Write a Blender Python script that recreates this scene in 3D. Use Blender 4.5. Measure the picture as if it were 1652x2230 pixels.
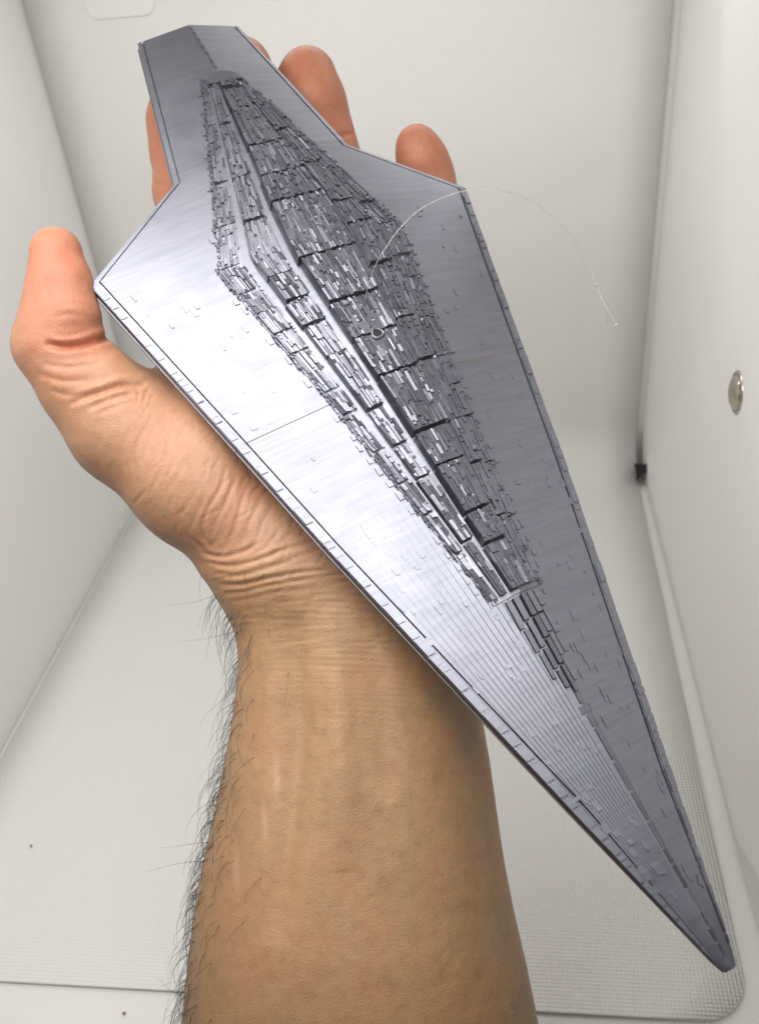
import bpy, math, random
import numpy as np
from mathutils import Matrix, Vector

random.seed(7)
rng = np.random.default_rng(11)
scene = bpy.context.scene
for o in list(bpy.data.objects):
    bpy.data.objects.remove(o, do_unlink=True)
COL = scene.collection

# ------------------------------------------------------------------ camera
F = 1954.0                      # focal length in units of a 1652 x 2230 picture
CX, CY = 826.0, 1115.0
CAM = np.array([0.0, 0.0, 0.305])
_up = np.array([-305.0, 2767.0, F]); _up /= np.linalg.norm(_up)
_fw = np.array([237.0, 1406.0, -F]); _fw -= _up * (_fw @ _up); _fw /= np.linalg.norm(_fw)
_rt = np.cross(_fw, _up)
M = np.array([_rt, _fw, _up])   # camera axes -> room axes (x right, y into the box, z up)

cam_data = bpy.data.cameras.new("camera")
cam_data.sensor_fit = 'VERTICAL'
cam_data.sensor_height = 24.0
cam_data.lens = 24.0 * F / 2230.0
cam_data.clip_start = 0.01
cam_data.clip_end = 10.0
cam = bpy.data.objects.new("camera", cam_data)
COL.objects.link(cam)
cam.matrix_world = Matrix.Translation(Vector(CAM)) @ Matrix([list(r) for r in M]).to_4x4()
scene.camera = cam
cam_data.dof.use_dof = True
cam_data.dof.focus_distance = 0.192
cam_data.dof.aperture_fstop = 20.0

# ------------------------------------------------------------------ light
world = bpy.data.worlds.new("World")
scene.world = world
world.use_nodes = True
bg = world.node_tree.nodes["Background"]
bg.inputs[0].default_value = (0.93, 0.95, 1.0, 1)
bg.inputs[1].default_value = 0.035

ROOF_Z = 0.345
def area(name, loc, sx, sy, power, col, rot=(0, 0, 0)):
    d = bpy.data.lights.new(name, 'AREA')
    d.shape = 'RECTANGLE'; d.size = sx; d.size_y = sy; d.energy = power; d.color = col
    o = bpy.data.objects.new(name, d); COL.objects.link(o)
    o.location = loc; o.rotation_euler = rot
    return o
area("led_strip_light", (-0.08, 0.076, ROOF_Z - 0.004), 0.25, 0.062, 0.45, (1.0, 0.985, 0.962))
area("led_strip_light", (-0.09, 0.165, ROOF_Z - 0.004), 0.23, 0.040, 0.30, (1.0, 0.985, 0.962))
area("led_strip_light", (-0.07, 0.36, ROOF_Z - 0.004), 0.27, 0.022, 0.23, (1.0, 0.985, 0.962))

scene.view_settings.view_transform = 'Standard'
scene.view_settings.look = 'None'
scene.view_settings.gamma = 1.0
scene.view_settings.use_curve_mapping = False
scene.view_settings.exposure = 0.0
scene.render.engine = 'CYCLES'
scene.cycles.max_bounces = 8
scene.cycles.diffuse_bounces = 5
scene.cycles.caustics_reflective = False
scene.cycles.caustics_refractive = False
scene.cycles.use_denoising = True

# ------------------------------------------------------------------ helpers
G = 0.88                        # size of hand and model against the box

def ray(u, v):
    u = np.asarray(u, float); v = np.asarray(v, float)
    return np.stack([(u - CX) / F, (CY - v) / F, -np.ones_like(u)], -1)

def camp(u, v, d):
    """a point of the hand or the model in camera axes"""
    return ray(u, v) * np.asarray(d)[..., None]

def to_world(p, g=G):
    return CAM + (np.asarray(p) * g) @ M.T

def on_plane(u, v, axis, val):
    """where the line of sight meets the room plane axis = val"""
    r = M @ ray(u, v)
    return CAM + r * ((val - CAM[axis]) / r[axis])

def mesh_obj(name, verts, faces, mat, parent=None, smooth=False, attrs=None):
    me = bpy.data.meshes.new(name)
    me.from_pydata([tuple(map(float, v)) for v in verts], [], [tuple(map(int, f)) for f in faces])
    if smooth:
        me.polygons.foreach_set("use_smooth", [True] * len(me.polygons))
    if attrs:
        for k, val in attrs.items():
            a = me.attributes.new(k, 'FLOAT', 'POINT')
            a.data.foreach_set("value", np.asarray(val, np.float32))
    me.update()
    o = bpy.data.objects.new(name, me)
    COL.objects.link(o)
    if mat: me.materials.append(mat)
    if parent is not None:
        o.parent = parent
    return o

def tag(o, label=None, cat=None, group=None, kind=None):
    if label: o["label"] = label
    if cat: o["category"] = cat
    if group: o["group"] = group
    if kind: o["kind"] = kind
    return o

tail = camp(370, 58, .28); tip = camp(1590, 2110, .18)
EX = tail - tip; EX /= np.linalg.norm(EX)
_b = camp(1008, 408, .26967) - camp(190, 622, .23005); EY = _b - EX * (_b @ EX); EY /= np.linalg.norm(EY)
EZ = np.cross(EX, EY)
if EZ[2] < 0: EZ = -EZ

class MB:
    def __init__(s): s.v = []; s.f = []
    def add(s, v, f):
        n = len(s.v); s.v += [tuple(p) for p in v]; s.f += [tuple(i + n for i in q) for q in f]
    def hexa(s, b, t):           # four bottom corners, four top corners (counter-clockwise from above)
        s.add(list(b) + list(t), [(3, 2, 1, 0), (4, 5, 6, 7), (0, 1, 5, 4), (1, 2, 6, 5), (2, 3, 7, 6), (3, 0, 4, 7)])
    def box(s, x0, x1, y0, y1, z0, z1):
        s.hexa([(x0, y0, z0), (x1, y0, z0), (x1, y1, z0), (x0, y1, z0)], [(x0, y0, z1), (x1, y0, z1), (x1, y1, z1), (x0, y1, z1)])
    def tube(s, pts, rad, n=6, ref=(0.3, 0.5, 0.8)):
        pts = np.asarray(pts, float); rad = np.broadcast_to(rad, len(pts))
        tg = np.gradient(pts, axis=0); tg /= np.linalg.norm(tg, axis=1)[:, None] + 1e-12
        a = np.cross(tg, np.asarray(ref)); a /= np.linalg.norm(a, axis=1)[:, None] + 1e-12
        b = np.cross(tg, a)
        vs = []
        for p, A, B, r in zip(pts, a, b, rad):
            for k in range(n):
                t = 2 * math.pi * k / n
                vs.append(p + (A * math.cos(t) + B * math.sin(t)) * r)
        fs = []
        for i in range(len(pts) - 1):
            for k in range(n):
                k2 = (k + 1) % n
                fs.append((i * n + k, i * n + k2, (i + 1) * n + k2, (i + 1) * n + k))
        fs.append(tuple(range(n))[::-1]); fs.append(tuple((len(pts) - 1) * n + k for k in range(n)))
        s.add(vs, fs)
    def build(s, name, mat, parent=None, smooth=False):
        return mesh_obj(name, s.v, s.f, mat, parent, smooth)

def smooth_curve(pts, n=60):
    """Catmull-Rom through the points"""
    P = np.asarray(pts, float); P = np.vstack([2 * P[0] - P[1], P, 2 * P[-1] - P[-2]])
    out = []
    segs = len(P) - 3
    for i in range(segs):
        for t in np.linspace(0, 1, max(2, n // segs), endpoint=(i == segs - 1)):
            p0, p1, p2, p3 = P[i:i + 4]
            out.append(0.5 * (2 * p1 + (p2 - p0) * t + (2 * p0 - 5 * p1 + 4 * p2 - p3) * t * t + (3 * p1 - p0 - 3 * p2 + p3) * t ** 3))
    return np.array(out)

# ------------------------------------------------------------------ materials
class NT:
    def __init__(s, name):
        s.mat = bpy.data.materials.new(name); s.mat.use_nodes = True
        s.t = s.mat.node_tree; s.b = s.t.nodes["Principled BSDF"]
    def n(s, typ, **kw):
        x = s.t.nodes.new(typ)
        for k, v in kw.items(): setattr(x, k, v)
        return x
    def l(s, a, b): s.t.links.new(a, b)
    def set(s, **kw):
        for k, v in kw.items(): s.b.inputs[k.replace('_', ' ')].default_value = v
    def obj(s):
        return s.n('ShaderNodeTexCoord').outputs['Object']
    def math(s, op, a, b=None, c=None):
        x = s.n('ShaderNodeMath', operation=op)
        for i, q in enumerate((a, b, c)):
            if q is None: continue
            if isinstance(q, (int, float)): x.inputs[i].default_value = q
            else: s.l(q, x.inputs[i])
        return x.outputs[0]
    def noise(s, vec, scale, detail=3, rough=.55, dist=0):
        x = s.n('ShaderNodeTexNoise'); x.inputs['Scale'].default_value = scale
        x.inputs['Detail'].default_value = detail; x.inputs['Roughness'].default_value = rough
        x.inputs['Distortion'].default_value = dist
        if vec is not None: s.l(vec, x.inputs['Vector'])
        return x.outputs['Fac']
    def ramp(s, fac, stops):
        x = s.n('ShaderNodeValToRGB'); cr = x.color_ramp
        while len(cr.elements) < len(stops): cr.elements.new(.5)
        for e, (p, c) in zip(cr.elements, stops):
            e.position = p; e.color = (*c, 1) if len(c) == 3 else c
        s.l(fac, x.inputs[0]); return x.outputs[0]
    def mix(s, fac, a, b, mode='MIX'):
        x = s.n('ShaderNodeMix', data_type='RGBA', blend_type=mode)
        for q, i in ((fac, 0), (a, 6), (b, 7)):
            if isinstance(q, (int, float)): x.inputs[i].default_value = q
            elif isinstance(q, tuple): x.inputs[i].default_value = (*q, 1)
            else: s.l(q, x.inputs[i])
        return x.outputs[2]
    def bump(s, h, dist, strength=1.0, prev=None):
        x = s.n('ShaderNodeBump'); x.inputs['Strength'].default_value = strength
        x.inputs['Distance'].default_value = dist
        s.l(h, x.inputs['Height'])
        if prev is not None: s.l(prev, x.inputs['Normal'])
        return x.outputs[0]
    def scaled(s, vec, sc, rot=(0, 0, 0)):
        x = s.n('ShaderNodeMapping'); x.inputs['Scale'].default_value = sc; x.inputs['Rotation'].default_value = rot
        s.l(vec, x.inputs['Vector']); return x.outputs[0]

def mat_wall(name, col):
    m = NT(name); m.set(Roughness=.5, Specular_IOR_Level=.25)
    o = m.obj()
    c = m.ramp(m.noise(o, 14, 4), [(.3, tuple(k * .97 for k in col)), (.75, col)])
    m.l(c, m.b.inputs['Base Color'])
    m.l(m.bump(m.noise(o, 900, 2), .0002, .35), m.b.inputs['Normal'])
    return m.mat

def mat_sheet():
    m = NT("embossed_plastic"); m.set(Roughness=.42, Specular_IOR_Level=.3)
    tc = m.n('ShaderNodeAttribute', attribute_name='along').outputs['Fac']
    ac = m.n('ShaderNodeAttribute', attribute_name='across').outputs['Fac']
    o = m.obj()
    k = 2 * math.pi / 0.0026
    s1 = m.math('SINE', m.math('MULTIPLY', m.math('ADD', tc, ac), k))
    s2 = m.math('SINE', m.math('MULTIPLY', m.math('SUBTRACT', tc, ac), k))
    h = m.math('MULTIPLY', s1, s2)
    c = m.ramp(m.noise(o, 10, 4), [(.3, (.80, .795, .78)), (.75, (.83, .825, .81))])
    m.l(c, m.b.inputs['Base Color'])
    m.l(m.bump(h, .00014, .85), m.b.inputs['Normal'])
    return m.mat

def mat_silk():
    m = NT("silver_silk_plastic")
    m.set(Metallic=.87, Roughness=.4, Specular_IOR_Level=.6)
    o = m.obj()
    c = m.ramp(m.noise(m.scaled(o, (1100, 90, 90)), 1, 3), [(.3, (.215, .219, .258)), (.7, (.255, .259, .30))])
    m.l(c, m.b.inputs['Base Color'])
    streak = m.noise(m.scaled(o, (2600, 60, 60)), 1, 3, .6)           # printed layers lie across the length
    nrm = m.bump(streak, .00005, .25)
    fan = m.n('ShaderNodeAttribute', attribute_name='fan').outputs['Fac']
    sx = m.n('ShaderNodeSeparateXYZ'); m.l(o, sx.inputs[0])
    line = m.math('POWER', m.math('ABSOLUTE', m.math('SINE', m.math('MULTIPLY', fan, 58.0))), 14.0)
    mask = m.n('ShaderNodeMapRange'); m.l(sx.outputs[0], mask.inputs[0])
    for i, q in ((1, .125), (2, .07), (3, 0), (4, 1)): mask.inputs[i].default_value = q
    line = m.math('MULTIPLY', line, mask.outputs[0])
    line = m.math('MULTIPLY', line, m.math('GREATER_THAN', fan, .12))
    nrm = m.bump(line, .00009, .26, nrm)
    m.l(nrm, m.b.inputs['Normal'])
    tv = m.n('ShaderNodeCombineXYZ'); tw = M @ EX
    for i in range(3): tv.inputs[i].default_value = float(tw[i])
    m.l(tv.outputs[0], m.b.inputs['Tangent']); m.set(Anisotropic=.85)
    r = m.n('ShaderNodeMapRange'); m.l(m.noise(o, 120, 4), r.inputs[0])
    for i, q in ((1, .3), (2, .7), (3, .32), (4, .39)): r.inputs[i].default_value = q
    m.l(r.outputs[0], m.b.inputs['Roughness'])
    return m.mat

def mat_skin():
    m = NT("skin")
    m.set(Roughness=.5, Specular_IOR_Level=.42, Subsurface_Weight=.15, Subsurface_Scale=.0022)
    m.b.inputs['Subsurface Radius'].default_value = (1.0, .38, .2)
    o = m.obj()
    red = m.n('ShaderNodeAttribute', attribute_name='red').outputs['Fac']
    palm = m.n('ShaderNodeAttribute', attribute_name='palm').outputs['Fac']
    pale = m.n('ShaderNodeAttribute', attribute_name='pale').outputs['Fac']
    vein = m.n('ShaderNodeAttribute', attribute_name='vein').outputs['Fac']
    big = m.noise(o, 55, 4, .6, .4)
    fine = m.noise(o, 420, 4, .65)
    arm = m.ramp(big, [(.3, (.345, .213, .112)), (.5, (.415, .250, .132)), (.68, (.44, .235, .127))])
    pal = m.ramp(big, [(.28, (.425, .248, .142)), (.5, (.425, .230, .135)), (.75, (.41, .200, .122))])
    c = m.mix(palm, arm, pal)
    c = m.mix(red, c, (.41, .138, .078))
    c = m.mix(m.math('MULTIPLY', pale, .4), c, (.74, .56, .42))
    c = m.mix(m.math('MULTIPLY', vein, .2), c, (.36, .29, .17))
    mott = m.ramp(fine, [(.3, (.86, .83, .82)), (.52, (1, 1, 1)), (.75, (1.05, 1.02, .98))])
    c = m.mix(.8, c, mott, 'MULTIPLY')
    m.l(c, m.b.inputs['Base Color'])
    vo = m.n('ShaderNodeTexVoronoi', feature='DISTANCE_TO_EDGE'); vo.inputs['Scale'].default_value = 1500
    m.l(o, vo.inputs['Vector'])
    n1 = m.bump(vo.outputs['Distance'], .00025, .32)
    n1 = m.bump(m.noise(o, 700, 4, .7), .00015, .42, n1)
    m.l(n1, m.b.inputs['Normal'])
    return m.mat

def mat_plain(name, col, rough=.5, metal=0.0, **kw):
    m = NT(name); m.set(Roughness=rough, Metallic=metal, **kw)
    o = m.obj()
    c = m.ramp(m.noise(o, 300, 3), [(.3, tuple(k * .88 for k in col)), (.7, col)])
    m.l(c, m.b.inputs['Base Color'])
    return m.mat

WALL = mat_wall("white_box_plastic", (.83, .825, .81))
SHEET = mat_sheet()
SILK = mat_silk()
SKIN = mat_skin()
HAIR = mat_plain("dark_hair", (.022, .016, .013), .45)
STEEL = mat_plain("button_metal", (.50, .46, .40), .22, 1.0)
BLACK = mat_plain("hollow_black", (.012, .012, .012), .8)  # flat black that paints the dark of the corner gap and the socket
CRUMB = mat_plain("brown_crumb", (.30, .16, .06), .7)
NAIL = mat_plain("nail", (.60, .36, .27), .3)
GLUE = mat_plain("glue_line", (.22, .17, .13), .6)
_t = NT("clear_nylon"); _t.set(Roughness=.12, Transmission_Weight=.75, IOR=1.5, Base_Color=(.93, .93, .9, 1)); NYLON = _t.mat

# ------------------------------------------------------------------ the light box
XL, XR, YB, YF = -0.2235, 0.0855, 0.476, 0.02
m = MB(); m.box(XL - .003, XR + .003, YF, YB + .003, -.003, 0); tag(m.build("floor", WALL), kind="structure")
m = MB(); m.box(XL - .003, XR + .003, YB, YB + .003, 0.0005, ROOF_Z); tag(m.build("wall_back", WALL), kind="structure")
m = MB(); m.box(XL - .003, XL, .135, YB - .0004, 0.0005, ROOF_Z); tag(m.build("wall_left", WALL), kind="structure")
m = MB(); m.box(XR, XR + .003, .10, YB - .0004, 0.0005, ROOF_Z); wall_right = tag(m.build("wall_right", WALL), kind="structure")
m = MB(); m.box(XL - .003, XR + .003, .04, YB + .003, ROOF_Z + .0005, ROOF_Z + .0035); tag(m.build("roof", WALL), kind="structure")

# backdrop sheet: lies on the floor, sweeps up the back wall
def build_sheet():
    x0, x1, yf, r = XL + .002, XR - .0085, .146, .030
    path = [(yf + t, .0014) for t in np.linspace(0, YB - .0022 - r - yf, 60)]
    for a in np.linspace(0, math.pi / 2, 18)[1:]:
        path.append((YB - .0022 - r + r * math.sin(a), .0014 + r - r * math.cos(a)))
    path += [(YB - .0022, .0014 + r + t) for t in np.linspace(0, ROOF_Z - .05, 30)[1:]]
    path = np.array(path)
    s = np.concatenate([[0], np.cumsum(np.linalg.norm(np.diff(path, axis=0), axis=1))])
    # two extra rows for rounded front corners
    rc = .016
    fr = np.array([rc * (1 - math.cos(a)) for a in np.linspace(0, math.pi / 2, 10)])
    ss = np.unique(np.concatenate([fr, s]))
    py = np.interp(ss, s, path[:, 0]); pz = np.interp(ss, s, path[:, 1])
    V, A, C = [], [], []
    nx = 14
    for k, (q, y, z) in enumerate(zip(ss, py, pz)):
        inset = rc - math.sqrt(max(0, rc * rc - (rc - q) ** 2)) if q < rc else 0
        for i in range(nx + 1):
            xr = x1 + .0045 * min(1, max(0, q - .02) / .29)
            x = x0 + inset + (xr - x0 - 2 * inset) * i / nx
            V.append((x, y, z)); A.append(q); C.append(x)
    n = len(V); n1 = nx + 1
    Fc = []
    for k in range(len(ss) - 1):
        for i in range(nx):
            Fc.append((k * n1 + i, k * n1 + i + 1, (k + 1) * n1 + i + 1, (k + 1) * n1 + i))
    o = mesh_obj("backdrop_sheet", V, Fc, SHEET, smooth=True, attrs=dict(along=A, across=C))
    md = o.modifiers.new("thickness", 'SOLIDIFY'); md.thickness = .0007; md.offset = -1
    tag(o, "white embossed plastic backdrop sheet sweeping from the floor up the back wall", "backdrop")
build_sheet()

# press button on the right wall
def disc(mb, c, prof, n=40):
    """profile of (radius, height) turned round the wall's own axis, pointing into the box"""
    vs, fs = [], []
    for r, h in prof:
        for k in range(n):
            t = 2 * math.pi * k / n
            vs.append((c[0] - h, c[1] + r * math.cos(t), c[2] + r * math.sin(t)))
    for i in range(len(prof) - 1):
        for k in range(n):
            k2 = (k + 1) % n
            fs.append((i * n + k, (i + 1) * n + k, (i + 1) * n + k2, i * n + k2))
    fs.append(tuple((len(prof) - 1) * n + k for k in range(n)))
    mb.add(vs, fs)
bc = on_plane(1606, 855, 0, XR - .0047)
root = bpy.data.objects.new("press_button", None); COL.objects.link(root)
root.location = bc
tag(root, "round steel press button set into the right wall", "button")
m = MB(); disc(m, (0, 0, 0), [(.0076, -.0002), (.0076, .0005), (.0070, .0010), (.0064, .0009)]); m.build("rim", STEEL, root, True)
m = MB(); disc(m, (0, 0, 0), [(.0063, .0006), (.0058, .0014), (.0046, .0021), (.0030, .0026), (.0014, .0028), (.0002, .0028)]); m.build("dome", STEEL, root, True)

# the punched tabs of the folding box
def stadium(n=14, hw=.012, hh=.006):
    pts = []
    for k in range(n + 1):
        t = -math.pi / 2 + math.pi * k / n; pts.append((hw + hh * math.cos(t), hh * math.sin(t)))
    for k in range(n + 1):
        t = math.pi / 2 + math.pi * k / n; pts.append((-hw + hh * math.cos(t), hh * math.sin(t)))
    return pts
def flat_tab(name, c, pts, axis, parent=None):
    th = .0004 if axis == 'y' else .0012
    vs = []
    for h in (0, th):
        for a, b in pts:
            vs.append((c[0] + a, c[1] - h, c[2] + b) if axis == 'y' else (c[0] - h, c[1] + a, c[2] + b))
    n = len(pts)
    fs = [tuple(range(n)), tuple(range(n, 2 * n))[::-1]] + [(k, (k + 1) % n, n + (k + 1) % n, n + k) for k in range(n)]
    o = mesh_obj(name, vs, fs, WALL, parent)
    b = o.modifiers.new("edge", 'BEVEL'); b.width = .00015; b.segments = 2
    return o
tb = on_plane(262, 8, 1, YB - .0024)
tag(flat_tab("slot_tab", tb, stadium(hw=.011, hh=.0055), 'y'), "white oval slot tab at the top of the backdrop", "tab")
tb = on_plane(1668, 1050, 0, XR - .0056)
flat_tab("tab", tb, stadium(hw=.002, hh=.0095), 'x', wall_right)

# black piece standing in for the dark gap where floor, back and right wall meet
pc = [on_plane(1380, 1009, 1, YB - .022), on_plane(1411, 1011, 1, YB - .024), on_plane(1409, 1025, 1, YB - .026), on_plane(1385, 1047, 1, YB - .028)]
vs = [tuple(p) for p in pc] + [tuple(p + (p - CAM) * .012) for p in pc]
tag(mesh_obj("corner_gap", vs, [(0, 3, 2, 1), (4, 5, 6, 7), (0, 1, 5, 4), (1, 2, 6, 5), (2, 3, 7, 6), (3, 0, 4, 7)], BLACK),
    "small dark triangular gap in the far corner by the right wall, filled in with black", "gap")

# side flap of the folding box, leaning a little into the room, with a slanted cut towards the far corner
fp = [on_plane(u, v, 0, XR - .001) for u, v in ((1592, -160), (1590, 300), (1581, 680), (1500, 850), (1418, 1000), (1424, 1052), (1500, 1330), (1640, 1830), (1900, 2250), (2600, 1500), (2600, -160))]
fp = [(p[0] - .0005, p[1], min(p[2], ROOF_Z - .002)) for p in fp]
n = len(fp)
vs = [(x, y, z) for x, y, z in fp] + [(x - .0022 - .004 * max(0, min(1, (.36 - y) / .25)), y, z) for x, y, z in fp]
mesh_obj("side_flap", vs, [tuple(range(n)), tuple(range(n, 2 * n))[::-1]] + [(k, (k + 1) % n, n + (k + 1) % n, n + k) for k in range(n)], WALL, wall_right)

def crumb(u, v, r, label):
    c = on_plane(u, v, 2, .0003 if v > 2160 else .0018)
    vs, fs = [], []
    for i in range(5):
        for k in range(7):
            a = math.pi * i / 4; b = 2 * math.pi * k / 7
            q = r * random.uniform(.7, 1.2)
            vs.append((c[0] + q * math.sin(a) * math.cos(b), c[1] + q * math.sin(a) * math.sin(b), c[2] + r * .8 + q * .8 * math.cos(a)))
    for i in range(4):
        for k in range(7):
            fs.append((i * 7 + k, i * 7 + (k + 1) % 7, (i + 1) * 7 + (k + 1) % 7, (i + 1) * 7 + k))
    tag(mesh_obj("crumb", vs, fs, CRUMB), label, "crumb")
crumb(69, 1843, .0006, "tiny brown crumb on the embossed floor sheet at the left")
crumb(271, 2208, .0006, "tiny brown crumb in front of the floor sheet edge")

# ------------------------------------------------------------------ the printed model
TIPW = to_world(tip)
ship = bpy.data.objects.new("dart_model", None); COL.objects.link(ship)
RW = np.array([M @ EX, M @ EY, M @ EZ]).T
if np.linalg.det(RW) < 0: RW[:, 1] *= -1            # right-handed; the model is alike on both sides
ship.matrix_world = Matrix.Translation(Vector(TIPW)) @ Matrix([list(r) for r in RW]).to_4x4()
tag(ship, "long silver 3D printed dart model with a raised block deck lying on the open hand", "model")
MM = .001 * G

def wid(x):   # half width of the hull at x mm from the tip
    return np.interp(x, [0, 3, 66, 115, 148, 206, 226, 291], [1.4, 2.6, 20.3, 33.9, 42.3, 57.3, 26.5, 13.6])
def ridge(x):
    return np.interp(x, [0, 60, 90, 150, 206, 228, 260, 291], [.9, 4.5, 6.3, 9.3, 11.4, 12.0, 11.9, 11.3])
def top(x, y):
    return ridge(x) - slope(x) * np.abs(y)
def slope(x):      # flat facets: beyond the shoulders the slope carries on
    return np.where(x > 206, ridge(206.) / wid(206.), ridge(x) / wid(x))

def hull_part(name, x0, x1):
    xs = np.unique(np.concatenate([np.arange(x0, x1, 2.0), [x0, x1], [q for q in (3, 66, 115, 206, 226) if x0 < q < x1]]))
    V, fan = [], []
    for x in xs:
        w = float(wid(x)); k = min(1.0, w / 14); h = float(ridge(x))
        b = min(2.5, .2 * w) if x <= 206 else float(np.interp(x, [206, 226, 291], [2.5, 1.5, 1.2]))
        half = [(.0, 0), (.012 * w, 0), (.06 * w, 0), (.3 * w, 0), (.6 * w, 0), (w - b - .38 * k, 0), (w - b - .30 * k, -.75 * k), (w - b + .02, -.75 * k), (w - b + .1 * k, .06), (w - .12 * k, .02)]
        side = [(w, -.25), (w, -.85), (w - .9 * k, -1.05), (w - .9 * k, -1.75), (w + .15 * k, -1.95), (w + .15 * k, -2.5), (w - .9 * k, -2.9), (w - 4 * k, -3.7)]
        zr = float(top(x, w))
        pos = [(y, float(top(x, y)) + dz) for y, dz in half[1:]] + [(y, zr + dz * (.45 + .55 * k)) for y, dz in side]
        ring = [(-y, z) for y, z in pos[::-1]] + [(0.0, h * .985)] + pos + [(0.0, -5.2 * (.35 + .65 * k))]
        V += [(x * MM, y * MM, z * MM) for y, z in ring]; fan += [y / w for y, z in ring]
    R_ = len(ring); Fc = []
    for i in range(len(xs) - 1):
        for k in range(R_):
            k2 = (k + 1) % R_
            Fc.append((i * R_ + k, (i + 1) * R_ + k, (i + 1) * R_ + k2, i * R_ + k2))
    Fc.append(tuple(range(R_))); Fc.append(tuple((len(xs) - 1) * R_ + k for k in range(R_))[::-1])
    return mesh_obj(name, V, Fc, SILK, ship, attrs=dict(fan=fan))
SEAM = 148.0
hull_part("front_hull", 0, SEAM - .08)
hull_part("rear_hull", SEAM + .08, 280)
# thin glue line between the two printed halves
m = MB()
for s in (-1, 1):
    w = float(wid(SEAM)); pts = [(SEAM * MM, s * w * t * MM, (ridge(SEAM) * (1 - t) + .0) * MM) for t in np.linspace(.35, .93, 8)]
    m.tube(pts, .00011, 5)
    m.build("glue_seam", GLUE, ship); m = MB()

def P(x, v, wf, z):     # deck mapping: v across in -1..1
    return (x * MM, v * wf(x) * MM, z * MM)

def plate(mb, x0, x1, y0f, y1f, h, hb=-.3):
    """thin plate on a facet, given by fractions of the hull width"""
    c = []
    for (x, f) in ((x0, y0f), (x1, y0f), (x1, y1f), (x0, y1f)):
        w = float(wid(x)); c.append((x, f * w, float(top(x, f * w))))
    if (y1f - y0f) < 0: c = c[::-1]
    mb.hexa([(a * MM, b * MM, (z + hb) * MM) for a, b, z in c], [(a * MM, b * MM, (z + h) * MM) for a, b, z in c])

# rim plates along both edges
for s in (-1, 1):
    x = 4.0
    while x < 203:
        L = random.uniform(1.2, 5.5); w = float(wid(x)); t = 1.9 if w > 12 else w * .15
        a = 1 - t / w
        m = MB(); plate(m, x, x + L, s * a, s * .995, random.uniform(.10, .45)); m.build("rim_plate", SILK, ship)
        x += L + random.uniform(.15, .8)
# small plates scattered over the facets
def dwid(x): return np.interp(x, [86, 150, 194, 212, 258], [6.8, 18.0, 27.0, 20.5, 5.0])
cnt = 0
while cnt < 150:
    x = random.uniform(12, 205); s = random.choice((-1, 1)); f = random.uniform(.12, .9); w = float(wid(x))
    if x > 84 and f * w < dwid(x) + 3: continue
    L = random.uniform(.8, 2.6); ww = random.uniform(.5, 1.3) / w
    m = MB(); plate(m, x, x + L, s * f, s * min(.93, f + ww), random.uniform(.08, .24)); m.build("hull_plate", SILK, ship)
    cnt += 1
# spine of the foredeck and of the tail
def ridge_bar(x0, x1, y0, y1, z0, z1, inset=.22):
    m = MB()
    c = [(x0, y0), (x1, y0), (x1, y1), (x0, y1)]
    ym = (y0 + y1) / 2
    m.hexa([(a * MM, b * MM, (float(top(a, b)) - .5) * MM) for a, b in c],
           [((a + (.15 if a == x0 else -.15)) * MM, (ym + (b - ym) * (1 - inset)) * MM, (float(top(a, b * .6)) + (z0 if a == x0 else z1)) * MM) for a, b in c])
    m.build("spine_block", SILK, ship)
for (y0, y1, z) in ((-4.6, -2.9, .5), (-2.7, -.9, 1.0), (-.7, .9, 1.5), (1.1, 2.8, 1.0), (3.0, 4.5, .5)):
    x = 85.5
    while x > 62 + abs(y0 + y1) * 1.2:
        L = random.uniform(3.5, 8); k = np.interp(x, [60, 86], [.55, 1]); ridge_bar(x - L, x, y0 * k, y1 * k, z * k * .8 + random.uniform(-.1, .1), z * k + random.uniform(-.1, .1)); x -= L + random.uniform(.15, .3)
x = 63.0
while x > 5:
    L = random.uniform(3.0, 9.0); k = min(1, x / 40 + .2); w = random.choice((1.3, 1.5, 1.7, 2.4)) * k
    z = random.uniform(.16, .28) + (.25 if w > 2 * k else 0)
    if w > 2 * k: L = random.uniform(2, 3)
    ridge_bar(max(2.5, x - L), x, -w, w, z * k, z * k, .65); x -= L + random.uniform(.12, .25)
for x in np.arange(260, 277, 3.2):
    m = MB(); h = float(ridge(x)); m.hexa([(q * MM, y * MM, (h - .6) * MM) for q, y in ((x, -.6), (x + 2.6, -.6), (x + 2.6, .6), (x, .6))],
                                         [(q * MM, y * MM, (h + .25) * MM) for q, y in ((x, -.4), (x + 2.6, -.4), (x + 2.6, .4), (x, .4))])
    m.build("spine_block", SILK, ship)

# raised deck: plain rows of stepped blocks over a long lozenge
m = MB()
xs = list(np.arange(86, 258.1, 4.0))
for xa, xb in zip(xs[:-1], xs[1:]):
    for s in (-1, 1):
        c = [(xa, 0), (xb, 0), (xb, s), (xa, s)]
        if s < 0: c = c[::-1]
        bt, tp = [], []
        for x, v in c:
            y = v * dwid(x); z = float(top(x, y)); bt.append((x * MM, y * MM, (z - 1) * MM)); tp.append((x * MM, y * MM, (z + .35) * MM))
        m.hexa(bt, tp)
m.build("deck_base", SILK, ship)

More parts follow.
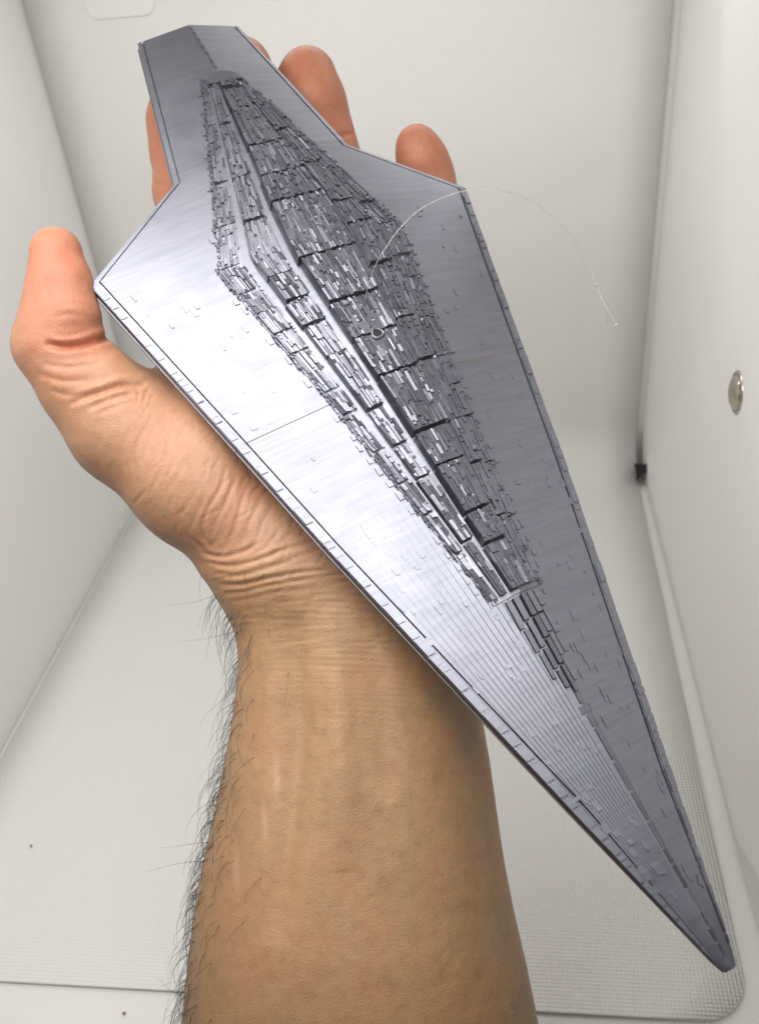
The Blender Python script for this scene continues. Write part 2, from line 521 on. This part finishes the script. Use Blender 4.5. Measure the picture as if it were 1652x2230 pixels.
rows = [(-.98, -.75, .8), (-.69, -.40, 2.0), (-.32, .32, 3.4), (.40, .69, 2.0), (.75, .98, .8)]
HOLE = (159.0, 0.0)
for ri, (va, vb, hz) in enumerate(rows):
    x = 87.0
    while x < 250:
        L = random.uniform(7, 19) if abs(ri - 2) < 2 else random.uniform(6, 14)
        x1 = min(x + L, 253)
        if x1 - x < 2.5: break
        if dwid(x) * abs(vb - va) < .7: x = x1; continue
        fade = np.interp(x, [86, 110, 210, 256], [.55, 1, 1, .5])
        dz = hz * fade + random.uniform(-.4, .4); tx, ty = random.uniform(-.03, .03), random.uniform(-.03, .03)
        jl, jr = random.uniform(-.015, .015), random.uniform(-.015, .015)
        def zt(xx, v):
            y = v * dwid(xx); yf = .3 * dwid(xx) if ri == 2 else (abs(va + vb) / 2 * dwid(xx) * .6 + abs(y) * .4); return float(top(xx, yf)) + dz + tx * (xx - x) + ty * (v - va) * dwid(xx)
        c = [(x, va + jl), (x1, va + jl), (x1, vb + jr), (x, vb + jr)]
        ins = .25
        m = MB()
        m.hexa([(a * MM, v * dwid(a) * MM, (float(top(a, v * dwid(a))) - .5) * MM) for a, v in c],
               [((a + (ins if k in (0, 3) else -ins)) * MM, (v * dwid(a) + (ins if k < 2 else -ins) * .6) * MM, zt(a, v) * MM) for k, (a, v) in enumerate(c)])
        blk = m.build("deck_block", SILK, ship)
        # fine ribs printed on the block
        r = MB()
        wmm = dwid((x + x1) / 2) * (vb - va)
        nl = max(2, int(wmm / .72)); cuts = np.linspace(va + .004, vb - .004, nl + 1)
        cuts[1:-1] += np.array([random.uniform(-.22, .22) * (vb - va) / nl for _ in range(nl - 1)])
        for ln in range(nl):
            a = x + .15; base = random.choice((.0, .1, .25))
            while a < x1 - .35:
                l = min(random.choice((.5, .9, 1.5, 2.4, 3.6, 5.2)) * random.uniform(.7, 1.3), x1 - .12 - a)
                v, v2 = cuts[ln] + .004, cuts[ln + 1] - .004
                h = base + random.choice((.05, .1, .2, .3, .45, .6))
                near = ri == 2 and a < HOLE[0] + 2.4 and a + l > HOLE[0] - 2.4 and v * dwid(a) < 2.2 and v2 * dwid(a) > -2.2
                if not near and random.random() > .07:
                    ts = [random.gauss(0, .03), random.gauss(0, .035)]
                    q = [(a, v), (a + l, v), (a + l, v2), (a, v2)]
                    r.hexa([(aa * MM, vv * dwid(aa) * MM, (zt(aa, vv) - .2) * MM) for aa, vv in q],
                           [(aa * MM, vv * dwid(aa) * MM, (zt(aa, vv) + h + ts[0] * (1 if kk in (1, 2) else -1) + ts[1] * (1 if kk > 1 else -1)) * MM) for kk, (aa, vv) in enumerate(q)])
                a += l + random.uniform(.04, .16)
        if r.v:
            tag(r.build("rib_relief", SILK, blk), kind="stuff")
        x = x1 + random.uniform(.25, .7)
# rounded end of the deck towards the tail
m = MB(); ring = [(253.3 + 4.6 * math.sin(t), 5.2 * math.cos(t)) for t in np.linspace(0, math.pi, 13)]
nr = len(ring)
vs = [(a * MM, b * MM, (float(top(a, b)) - .5) * MM) for a, b in ring] + [((253.3 + (a - 253.3) * .93) * MM, b * .93 * MM, (float(top(a, 3.0)) + 1.5) * MM) for a, b in ring]
m.add(vs, [tuple(range(nr))[::-1], tuple(range(nr, 2 * nr))] + [(k, (k + 1) % nr, nr + (k + 1) % nr, nr + k) for k in range(nr)])
m.build("deck_block", SILK, ship)
# rough clutter round the foot of the deck
m = MB()
for _ in range(1900):
    x = random.uniform(86, 256); s = random.choice((-1, 1)); y = s * (dwid(x) + random.uniform(-1.6, .25))
    l, w, h = random.uniform(.3, 1.5), random.uniform(.2, .5), random.uniform(.1, 1.0)
    z = float(top(x, y)); m.box(x * MM, (x + l) * MM, y * MM, (y + w) * MM, (z - .3) * MM, (z + h) * MM)
tag(m.build("foot_relief", SILK, ship), kind="stuff")
# tabs sitting on the facets at the foot of the deck
x = 90.0
while x < 252:
    for s in (-1, 1):
        if random.random() < .75:
            y0 = float(dwid(x)) + random.uniform(.3, .9)
            w = float(wid(x)); m = MB(); plate(m, x, x + random.uniform(1.2, 2.4), s * y0 / w, s * (y0 + random.uniform(.7, 1.3)) / w, random.uniform(.2, .45)); m.build("foot_tab", SILK, ship)
    x += random.uniform(2.8, 4.5)
# round socket with a raised lip, the shade inside put in as a black disc
hz = float(top(HOLE[0], .3 * dwid(HOLE[0]))) + 3.5
vs, fs = [], []
N = 20
for (r, z) in ((1.75, -.6), (1.75, .45), (1.5, .6), (1.15, .5), (1.1, -.2)):
    for k in range(N):
        t = 2 * math.pi * k / N; q = 1 + .12 * math.sin(3 * t + 1)
        vs.append(((HOLE[0] + r * q * math.cos(t)) * MM, (r * q * math.sin(t)) * MM, (hz + z) * MM))
for i in range(4):
    for k in range(N):
        k2 = (k + 1) % N; fs.append((i * N + k, i * N + k2, (i + 1) * N + k2, (i + 1) * N + k))
soc = mesh_obj("socket", vs, fs, SILK, ship, True)
vs = [((HOLE[0] + 1.12 * math.cos(2 * math.pi * k / N)) * MM, 1.12 * math.sin(2 * math.pi * k / N) * MM, (hz + .35) * MM) for k in range(N)]
mesh_obj("socket_shade", vs, [tuple(range(N))], BLACK, soc)

# ------------------------------------------------------------------ hand and forearm: one implicit surface
VOX = .00092
lo = np.array([-.125, -.195, -.318]); hi = np.array([.082, .160, -.178])
dims = np.ceil((hi - lo) / VOX).astype(int) + 1
gx, gy, gz = [(lo[i] + VOX * np.arange(dims[i])).astype(np.float32) for i in range(3)]
BIG = np.float32(.03)

def smin(a, b, k):
    h = np.maximum(k - np.abs(a - b), 0) / k
    return np.minimum(a, b) - h * h * k * .25

class Field:
    def __init__(s): s.f = np.full(dims, BIG, np.float32)
    def cone(s, a, ra, b, rb, k):
        """a, b camera points; round cone"""
        a = np.asarray(a, np.float32); b = np.asarray(b, np.float32)
        pad = max(ra, rb) + k + .003
        mn = np.minimum(a, b) - pad; mx = np.maximum(a, b) + pad
        i0 = np.maximum(((mn - lo) / VOX).astype(int), 0); i1 = np.minimum(((mx - lo) / VOX).astype(int) + 2, dims)
        if np.any(i1 <= i0): return
        X = gx[i0[0]:i1[0]][:, None, None]; Y = gy[i0[1]:i1[1]][None, :, None]; Z = gz[i0[2]:i1[2]][None, None, :]
        ba = b - a; L2 = float(ba @ ba) + 1e-12
        t = np.clip(((X - a[0]) * ba[0] + (Y - a[1]) * ba[1] + (Z - a[2]) * ba[2]) / L2, 0, 1)
        d = np.sqrt((X - a[0] - t * ba[0]) ** 2 + (Y - a[1] - t * ba[1]) ** 2 + (Z - a[2] - t * ba[2]) ** 2) - (ra + t * (rb - ra))
        sl = tuple(slice(p, q) for p, q in zip(i0, i1))
        s.f[sl] = smin(s.f[sl], d.astype(np.float32), np.float32(k))
    def chain(s, pts, k=.003):
        """pts: (u, v, depth, radius in picture units)"""
        for p, q in zip(pts[:-1], pts[1:]):
            s.cone(camp(p[0], p[1], p[2]), p[3] * p[2] / F, camp(q[0], q[1], q[2]), q[3] * q[2] / F, k)
    def ball(s, u, v, d, r, k=.004):
        c = camp(u, v, d); s.cone(c, r * d / F, c + 1e-5, r * d / F, k)

HAND = Field()
# palm
HAND.chain([(505, 640, .268, 88), (600, 900, .258, 100), (615, 1190, .240, 105)], .010)
HAND.chain([(622, 628, .270, 88), (690, 900, .258, 100), (700, 1210, .240, 108)], .010)
HAND.chain([(748, 672, .272, 84), (790, 920, .260, 98), (790, 1220, .240, 105)], .010)
HAND.chain([(875, 755, .272, 78), (890, 960, .262, 96), (865, 1230, .241, 98)], .010)
# ball of the thumb
HAND.chain([(592, 1178, .233, 122), (430, 1055, .236, 126), (272, 932, .236, 112)], .008)
HAND.ball(470, 960, .244, 120, .012)
HAND.chain([(330, 930, .245, 85), (470, 800, .262, 80), (540, 700, .268, 80)], .012)     # web to the forefinger
# forearm as flattened sections
V_ = np.array([1180, 1250, 1310, 1380, 1450, 1560, 1650, 1750, 1880, 1990, 2100, 2229, 2420, 2700.])
UL = np.array([520, 478, 492, 513, 519, 506, 490, 470, 441, 421, 408, 395, 380, 360.])
UR = np.array([960, 965, 980, 1005, 1025, 1049, 1065, 1079, 1098, 1120, 1146, 1172, 1205, 1240.])
DC = np.array([.237, .236, .235, .2345, .234, .2335, .233, .232, .231, .230, .229, .228, .227, .226])
HD = np.array([.0165, .017, .0175, .0185, .0195, .0215, .0235, .0255, .0285, .0305, .0325, .034, .035, .036])
zc = gz[None, None, :]
d_ = -zc
vv = CY - gy[None, :, None] / d_ * F
uu_s = F / d_
jj = np.where(gy < (CY - 1150) / F * .20)[0]
j1 = jj.max() + 1
vsub = (CY - gy[None, :j1, None] / d_ * F)
uc = np.interp(vsub, V_, (UL + UR) / 2).astype(np.float32); hw = np.interp(vsub, V_, (UR - UL) / 2).astype(np.float32)
dc = np.interp(vsub, V_, DC).astype(np.float32); hd = np.interp(vsub, V_, HD).astype(np.float32)
U = CX + gx[:, None, None] / d_ * F
e = ((np.abs((U - uc) / hw) ** 2.25) + (np.abs((d_ - dc) / hd) ** 2.25)) ** (1 / 2.25) - 1
arm = (e * hd * .9).astype(np.float32)
arm = arm + (np.clip(1250 - vsub, 0, 400) ** 2 * d_ / F / 160).astype(np.float32)
HAND.f[:, :j1, :] = smin(HAND.f[:, :j1, :], np.minimum(arm, BIG), np.float32(.012))
del e, arm, U, uc, hw, dc, hd, vsub

def finger(pts, pulps, k=.004, kk=.003):
    fl = Field(); fl.chain(pts, kk)
    for p in pulps: fl.ball(*p)
    HAND.f = smin(HAND.f, fl.f, np.float32(k))
finger([(505, 640, .268, 84), (447, 520, .280, 80), (418, 420, .287, 80), (404, 330, .290, 73), (398, 265, .290, 74), (402, 192, .288, 62)], [], .005)
finger([(622, 628, .270, 84), (585, 440, .288, 80), (565, 370, .292, 80), (545, 280, .292, 73), (533, 215, .290, 72), (527, 150, .286, 66)], [], .005)
finger([(748, 672, .272, 82), (760, 520, .286, 78), (742, 440, .290, 79), (712, 345, .290, 70), (694, 290, .289, 72), (681, 230, .287, 70), (670, 168, .284, 63)], [(678, 215, .283, 62, .004)], .005)
finger([(875, 755, .272, 72), (930, 590, .284, 63), (948, 500, .287, 60), (938, 420, .286, 54), (930, 380, .285, 54), (917, 345, .283, 51), (907, 318, .281, 46)], [(918, 350, .281, 46, .003)], .005)
# thumb
finger([(272, 932, .236, 112), (190, 838, .234, 97), (126, 752, .232, 86), (127, 690, .231, 72), (128, 630, .231, 61), (123, 551, .231, 57)],
       [(154, 688, .229, 64, .003), (220, 826, .231, 70, .002), (170, 800, .231, 70, .003), (102, 748, .234, 68, .003), (148, 610, .229, 46, .004)], .006, .004)

def surface_nets(f):
    s = f < 0
    c = np.zeros(tuple(n - 1 for n in f.shape), np.uint8)
    for i in (0, 1):
        for j in (0, 1):
            for k in (0, 1):
                c += s[i:f.shape[0] - 1 + i, j:f.shape[1] - 1 + j, k:f.shape[2] - 1 + k]
    act = np.argwhere((c > 0) & (c < 8))
    idx = np.full(c.shape, -1, np.int32); idx[tuple(act.T)] = np.arange(len(act))
    pos = np.zeros((len(act), 3)); cnt = np.zeros(len(act))
    corners = [(i, j, k) for i in (0, 1) for j in (0, 1) for k in (0, 1)]
    for a in corners:
        for ax in range(3):
            if a[ax]: continue
            b = list(a); b[ax] = 1
            fa = f[tuple((act + np.array(a)).T)]; fb = f[tuple((act + np.array(b)).T)]
            m_ = (fa < 0) != (fb < 0)
            t = np.where(m_, fa / np.where(m_, fa - fb, 1), 0)
            p = np.array(a, float)[None, :].repeat(len(act), 0); p[:, ax] += t
            pos += p * m_[:, None]; cnt += m_
    pos = act + pos / cnt[:, None]
    quads = []
    for ax in range(3):
        o1, o2 = [(1, 2), (2, 0), (0, 1)][ax]
        sa = [slice(None)] * 3; sb = [slice(None)] * 3
        sa[ax] = slice(0, -1); sb[ax] = slice(1, None)
        chg = s[tuple(sa)] != s[tuple(sb)]
        e = np.argwhere(chg)
        ok = (e[:, o1] > 0) & (e[:, o2] > 0) & (e[:, o1] < f.shape[o1] - 1) & (e[:, o2] < f.shape[o2] - 1)
        e = e[ok]
        def cell(d1, d2):
            q = e.copy(); q[:, o1] -= d1; q[:, o2] -= d2; return idx[tuple(q.T)]
        q = np.stack([cell(1, 1), cell(0, 1), cell(0, 0), cell(1, 0)], 1)
        inside = s[tuple(e.T)]
        q[~inside] = q[~inside][:, ::-1]
        quads.append(q)
    q = np.concatenate(quads)
    q = q[(q >= 0).all(1)]
    return lo + pos * VOX, q

def edges_of(q):
    e = np.concatenate([q[:, [0, 1]], q[:, [1, 2]], q[:, [2, 3]], q[:, [3, 0]]])
    return e
def laplace(v, q, it, lam=.5):
    e = edges_of(q); n = len(v)
    deg = np.bincount(e.ravel(), minlength=n).astype(float)
    for _ in range(it):
        acc = np.zeros_like(v)
        for k in range(3):
            acc[:, k] = np.bincount(e[:, 0], v[e[:, 1], k], n) + np.bincount(e[:, 1], v[e[:, 0], k], n)
        v = v + lam * (acc / deg[:, None] - v)
    return v
def split(v, q):
    e = np.sort(edges_of(q), axis=1); n = len(v); m_ = len(q)
    key = e[:, 0].astype(np.int64) * n + e[:, 1]
    uk, inv = np.unique(key, return_inverse=True)
    ev = (v[uk // n] + v[uk % n]) / 2; fv = v[q].mean(1)
    ei = (inv + n).reshape(4, m_); fi = np.arange(m_) + n + len(uk)
    nq = np.concatenate([np.stack([q[:, k], ei[k], fi, ei[(k + 3) % 4]], 1) for k in range(4)])
    return np.concatenate([v, ev, fv]), nq
def normals(v, q):
    fn = np.cross(v[q[:, 2]] - v[q[:, 0]], v[q[:, 3]] - v[q[:, 1]])
    n = np.zeros_like(v)
    for k in range(3):
        for c in range(4): n[:, k] += np.bincount(q[:, c], fn[:, k], len(v))
    return n / (np.linalg.norm(n, axis=1)[:, None] + 1e-20)

hv, hq = surface_nets(HAND.f)
del HAND
hv = laplace(hv, hq, 4)
# flesh gives way where the model presses on it
def press(v):
    p = v - tip
    x = p @ EX * 1000; y = p @ EY * 1000; z = p @ EZ * 1000
    inside = (x > 0) & (x < 293) & (CX + v[:, 0] / -v[:, 2] * F > 225)
    w = wid(x)
    w2 = w + 2
    lim = np.where(np.abs(y) < w2, -5.9 + np.abs(y) / w * 2.2, 99)
    push = np.where(inside & (z > lim) & (np.abs(y) < w2), lim - z, 0)
    return v + push[:, None] * .001 * EZ[None, :]
hv = press(hv)
hv = laplace(hv, hq, 2)
hv = press(hv)
hv, hq = split(hv, hq)
hv = laplace(hv, hq, 3)
hn = normals(hv, hq)
hu = CX + hv[:, 0] / -hv[:, 2] * F; hvv = CY - hv[:, 1] / -hv[:, 2] * F
front = np.clip((hn * (-hv / np.linalg.norm(hv, axis=1)[:, None])).sum(1) * 3 + .55, 0, 1)

def vnoise(x, y, seed=0):
    """smooth value noise"""
    r = np.random.default_rng(seed); T = r.random((256, 256))
    xi = np.floor(x).astype(int); yi = np.floor(y).astype(int); fx = x - xi; fy = y - yi
    fx = fx * fx * (3 - 2 * fx); fy = fy * fy * (3 - 2 * fy)
    g = lambda a, b: T[a % 256, b % 256]
    return (g(xi, yi) * (1 - fx) + g(xi + 1, yi) * fx) * (1 - fy) + (g(xi, yi + 1) * (1 - fx) + g(xi + 1, yi + 1) * fx) * fy

def seg_dist(pts, reach):
    """distance in picture units from every vertex to a polyline, and where along it"""
    best = np.full(len(hu), 1e9); where = np.zeros(len(hu))
    pts = np.asarray(pts, float)
    sel = np.where((hu > pts[:, 0].min() - reach) & (hu < pts[:, 0].max() + reach) & (hvv > pts[:, 1].min() - reach) & (hvv < pts[:, 1].max() + reach))[0]
    n = len(pts) - 1
    for i in range(n):
        a, b = pts[i], pts[i + 1]; d = b - a; L = d @ d + 1e-9
        t = np.clip(((hu[sel] - a[0]) * d[0] + (hvv[sel] - a[1]) * d[1]) / L, 0, 1)
        dd = np.hypot(hu[sel] - a[0] - t * d[0], hvv[sel] - a[1] - t * d[1])
        bt = dd < best[sel]
        best[sel[bt]] = dd[bt]; where[sel[bt]] = (i + t[bt]) / n
    return best, where
disp = np.zeros(len(hu))
def crease(pts, depth, w, lip=.35, taper=True):
    """a fold: depth in mm, half width in picture units, with raised lips"""
    global disp
    c = smooth_curve([(p[0], p[1]) for p in pts], 24)
    d, t = seg_dist(c, w * 6)
    a = np.sin(np.clip(t, .0, 1) * math.pi) ** .5 if taper else np.ones_like(t)
    a = np.clip(a + (0 if taper else 0), 0.0, 1)
    disp += a * depth * .00072 * (-np.exp(-(d / w) ** 2) + lip * np.exp(-((d - 2.4 * w) / (1.3 * w)) ** 2))

# thumb
crease([(98, 748), (135, 754), (175, 750), (225, 738), (245, 732)], 2.2, 7, .25)
crease([(112, 728), (150, 733), (195, 722)], .35, 5)
crease([(95, 792), (150, 800), (222, 790)], .35, 5)
crease([(85, 815), (140, 830), (205, 826)], .3, 5)
crease([(150, 880), (215, 856), (262, 840), (296, 840), (320, 836)], 1.3, 6, .4)
crease([(190, 890), (250, 866), (325, 852)], .6, 6)
crease([(200, 905), (270, 880), (330, 868)], .3, 5)
crease([(110, 850), (160, 862), (220, 850)], .28, 5)
crease([(118, 690), (150, 684), (182, 690)], .2, 5)
crease([(140, 664), (162, 660), (190, 668)], .15, 4)
# ball of the thumb and heel of the hand
def D3(p): return [(.5 * a, 712.6 + .5 * b) for a, b in p]
for pts, dep in [([(640, 430), (600, 500), (585, 580), (590, 660)], .42), ([(700, 470), (668, 560), (655, 640)], .35), ([(745, 430), (725, 540), (690, 650), (640, 740)], .42),
                 ([(560, 440), (535, 540), (560, 640)], .22), ([(820, 560), (780, 640), (720, 720)], .22),
                 ([(985, 600), (960, 700), (900, 800), (880, 900), (930, 965)], .6), ([(1030, 640), (985, 760), (920, 880)], .5),
                 ([(1075, 690), (1040, 800), (1020, 880), (980, 960)], .65), ([(1140, 740), (1090, 840), (1060, 930)], .6),
                 ([(1190, 770), (1140, 860), (1110, 940), (1040, 1000)], .5), ([(1240, 840), (1190, 920), (1140, 980)], .35),
                 ([(860, 700), (810, 780), (760, 830)], .25), ([(900, 740), (850, 830), (820, 900)], .3),
                 ([(870, 980), (960, 1000), (1060, 975), (1150, 930)], .6), ([(900, 1020), (1000, 1040), (1120, 1015), (1250, 965), (1390, 930)], .8),
                 ([(930, 1070), (1030, 1080), (1160, 1050), (1300, 1000), (1420, 960)], .45),
                 ([(950, 1120), (1050, 1120), (1180, 1092), (1300, 1070), (1430, 1060)], .9), ([(960, 1160), (1060, 1150), (1180, 1122), (1320, 1105)], .4),
                 ([(800, 900), (860, 940), (900, 970)], .35), ([(840, 930), (900, 985), (960, 1000)], .35), ([(1210, 1090), (1290, 1100), (1400, 1085)], .35),
                 ([(1000, 1200), (1100, 1175), (1250, 1150), (1420, 1140)], .25)]:
    crease(D3(pts), dep * .62, 4.0, .45)
rr = np.random.default_rng(5)
for _ in range(120):                                   # fine lines of the heel and thenar
    u0 = rr.uniform(300, 720); v0 = 905 + (u0 - 300) * .62 + rr.uniform(-60, 190)
    ang = rr.normal(math.radians(112), .35); L = rr.uniform(18, 60)
    du, dv = math.cos(ang) * L / 2, math.sin(ang) * L / 2
    crease([(u0 - du, v0 - dv), (u0 + rr.uniform(-4, 4), v0), (u0 + du, v0 + dv)], rr.uniform(.06, .2), 3.0, .4)
for _ in range(90):                                   # cross lines at the wrist
    u0 = rr.uniform(500, 900); v0 = rr.uniform(1225, 1420); L = rr.uniform(60, 190)
    crease([(u0 - L / 2, v0 + L * .10), (u0, v0 - rr.uniform(0, 5)), (u0 + L / 2, v0 - L * .06)], rr.uniform(.02, .06) * (1.4 if v0 < 1310 else 1), 3.2, .5)
for v0 in np.arange(1300, 1640, 11.5):
    a = .085 * np.interp(v0, [1300, 1400, 1640], [1, .9, .15])
    pts = [(u, v0 + 5 * math.sin(u * .013 + v0 * .05) + 10 * ((u - 760) / 260) ** 2 + rr.uniform(-2, 2)) for u in np.linspace(540, 1020, 9)]
    crease(pts, a, 3.0, .5)
# finger joints
crease([(690, 302), (725, 300), (772, 290)], .8, 6, .3)
crease([(690, 318), (725, 316), (775, 306)], .25, 5)
crease([(323, 395), (360, 402), (410, 400)], .5, 6)
# hollow beside the tendons, tendons, soft unevenness
def band(pts, depth, w):
    global disp
    d, t = seg_dist(smooth_curve(pts, 24), w * 4)
    disp += depth * .001 * np.sin(np.clip(t, 0, 1) * math.pi) ** .7 * np.exp(-(d / w) ** 2)
band([(640, 1330), (645, 1500), (640, 1680), (615, 1900), (590, 2060)], -2.3, 30)
band([(730, 1310), (735, 1500), (745, 1700), (750, 1900)], 1.3, 34)
band([(590, 1350), (585, 1520), (560, 1750)], .7, 28)
band([(800, 1340), (830, 1560), (850, 1750)], -.6, 26)
band([(560, 1640), (540, 1780), (510, 1900)], .35, 14)
disp += (vnoise(hu / 60, hvv / 60, 3) - .5) * .0001 + (vnoise(hu / 18, hvv / 22, 4) - .5) * .00009
disp *= front
disp = np.clip(disp, -.0028, .0016)
hv = hv + hn * disp[:, None]
hv = laplace(hv, hq, 1, .25)

# tints of the skin itself
def blob(u, v, ru, rv): return np.exp(-((hu - u) / ru) ** 2 - ((hvv - v) / rv) ** 2)
red = .75 * np.clip((620 - hvv) / 260, 0, 1) * (hu > 300) + .65 * blob(128, 640, 120, 140) + .55 * blob(120, 540, 80, 90) + .3 * blob(120, 800, 120, 90)
red += .35 * blob(160, 740, 70, 40) + .22 * blob(560, 930, 130, 60) + .3 * blob(540, 1060, 50, 50) + .22 * blob(330, 960, 60, 90)
red += .2 * blob(690, 1050, 40, 40) + .12 * (vnoise(hu / 70, hvv / 70, 9) > .62) * vnoise(hu / 25, hvv / 25, 8)
fold = np.clip(-disp / .0008, 0, 1)
red = np.clip(red + .25 * fold * (hvv < 1330), 0, .95)
pal = np.clip((1330 - hvv - .0 * hu) / 160, 0, 1)
pale = .7 * blob(600, 1700, 7, 45) + .6 * blob(575, 1790, 6, 40) + .5 * blob(515, 1900, 9, 40) + .35 * blob(120, 790, 60, 14) + .25 * blob(715, 330, 30, 20)
vein = np.zeros(len(hu))
for pts, w in [([(645, 1420), (640, 1600), (620, 1800), (590, 1950)], 22), ([(860, 1560), (900, 1750), (880, 1950), (900, 2200)], 24), ([(700, 1900), (760, 2030), (760, 2229)], 22), ([(1000, 1700), (980, 1900), (1010, 2100)], 14)]:
    d, t = seg_dist(smooth_curve(pts, 24), w * 4); vein += np.exp(-(d / w) ** 2) * np.sin(np.clip(t, 0, 1) * math.pi)

hw_ = to_world(hv)
# keep only what the frame or a step aside could see of the stump below the picture
person_me = bpy.data.meshes.new("person")
q = hq
person_me.vertices.add(len(hw_)); person_me.vertices.foreach_set("co", hw_.astype(np.float32).ravel())
person_me.loops.add(q.size); person_me.loops.foreach_set("vertex_index", q.astype(np.int32).ravel())
person_me.polygons.add(len(q)); person_me.polygons.foreach_set("loop_start", (np.arange(len(q)) * 4).astype(np.int32))
person_me.polygons.foreach_set("loop_total", np.full(len(q), 4, np.int32))
person_me.polygons.foreach_set("use_smooth", np.ones(len(q), bool))
for k, val in dict(red=red, palm=pal, pale=pale, vein=np.clip(vein, 0, 1)).items():
    a = person_me.attributes.new(k, 'FLOAT', 'POINT'); a.data.foreach_set("value", val.astype(np.float32))
person_me.update(); person_me.validate()
person_me.materials.append(SKIN)
person = bpy.data.objects.new("person", person_me); COL.objects.link(person)
tag(person, "bare forearm and open left hand holding the silver model from below", "person")

# hair on the thumb side of the forearm
m = MB()
ok = np.where((hvv > 1210) & (hvv < 2260) & (hu < 700))[0]
ul = np.interp(hvv[ok], V_, UL)
edge = hu[ok] - ul
hn2 = normals(hv, hq)
facing = (hn2[ok] * (-hv[ok] / np.linalg.norm(hv[ok], axis=1)[:, None])).sum(1)
wgt = np.exp(-(edge / 26) ** 2) * (facing > -.75) * (np.interp(hvv[ok], [1210, 1330, 1500], [.12, .8, 1]))
wgt += .13 * np.exp(-(edge / 90) ** 2) * (facing > 0)
pick = np.random.default_rng(3).choice(ok, 540, p=wgt / wgt.sum())
rh = np.random.default_rng(4)
for i in pick:
    p = hv[i].copy(); n = hn2[i]
    L = rh.uniform(.006, .016); steps = 10
    down = np.array([-.10 + rh.normal(0, .16), -1.0, rh.normal(0, .12)])
    if rh.random() < .04: down = np.array([rh.normal(0, .8), rh.normal(-.3, .6), .1])
    down /= np.linalg.norm(down) + 1e-6
    side = np.cross(n, down)
    t0 = n * rh.uniform(.35, 1.1) + down * .7 + np.array([-.12, 0, .03]) + side * rh.normal(0, .4)
    pts = [p - n * .0004]; d = t0 / np.linalg.norm(t0)
    ph, fr, am = rh.uniform(0, 6.28), rh.uniform(2.0, 4.5), rh.uniform(.05, .22); inw = rh.uniform(.06, .2)
    for s in range(steps):
        pts.append(pts[-1] + d * L / steps)
        d = d + down * .12 - n * inw + (side * math.cos(ph + fr * s / steps * 2) + n * .6 * math.sin(ph + fr * s / steps * 2)) * am; d /= np.linalg.norm(d)
    rad = np.linspace(1, .3, len(pts)) * rh.uniform(.00004, .00006)
    m.tube(to_world(np.array(pts)), rad, 3)
hair = m.build("arm_hair", HAIR, person)
tag(hair, "dark curly hair along the thumb side of the forearm", kind="stuff")

# thumb nail, seen from its edge
sel = np.where((hu < 92) & (hvv > 512) & (hvv < 606))[0]
cen = camp(76, 556, .2335)
nx_, ny_ = 9, 11
vs = []
for j in range(ny_):
    for i in range(nx_):
        a = math.radians(186 + 80 * (i / (nx_ - 1)))      # round the back and left of the thumb
        r = (56 - 9 * (abs(j - 4) / 6) ** 2) * .231 / F + .0004
        v = 508 + 92 * j / (ny_ - 1)
        c = camp(np.interp(v, [500, 553, 630], [119, 121, 126]), v, .231)
        vs.append(c + np.array([math.cos(a), 0, math.sin(a)]) * r * (.93 if v > 530 else .93 - .18 * (530 - v) / 22))
fs = [(j * nx_ + i, j * nx_ + i + 1, (j + 1) * nx_ + i + 1, (j + 1) * nx_ + i) for j in range(ny_ - 1) for i in range(nx_ - 1)]
nail = mesh_obj("thumb_nail", to_world(np.array(vs)), fs, NAIL, person, True)

# ------------------------------------------------------------------ loose nylon thread
th = [(790, 692, .232), (797, 640, .226), (812, 590, .222), (832, 552, .220), (868, 500, .220), (920, 452, .222), (1000, 418, .226), (1075, 412, .230), (1160, 440, .234),
      (1230, 500, .238), (1275, 565, .240), (1298, 620, .241), (1308, 662, .242), (1322, 700, .243)]
c = smooth_curve([camp(*p) for p in th], 110)
root = bpy.data.objects.new("nylon_thread", None); COL.objects.link(root)
tag(root, "thin clear nylon thread arching from the model's deck out to the right", "thread")
m = MB(); m.tube(to_world(c), .00011, 6); m.build("strand", NYLON, root, True)
c = smooth_curve([camp(*p) for p in [(1298, 620, .241), (1312, 655, .2405), (1340, 706, .240)]], 14)
m = MB(); m.tube(to_world(c), .00007, 5); m.build("loose_end", NYLON, root, True)
for (u, v, d) in ((1298, 620, .241), (1341, 706, .240)):
    c = np.array([camp(u - 2, v - 4, d), camp(u, v, d), camp(u + 2, v + 4, d)])
    m = MB(); m.tube(to_world(c), [.00018, .0004, .00018], 6); m.build("knot", NYLON, root, True)
print("hand quads", len(hq))
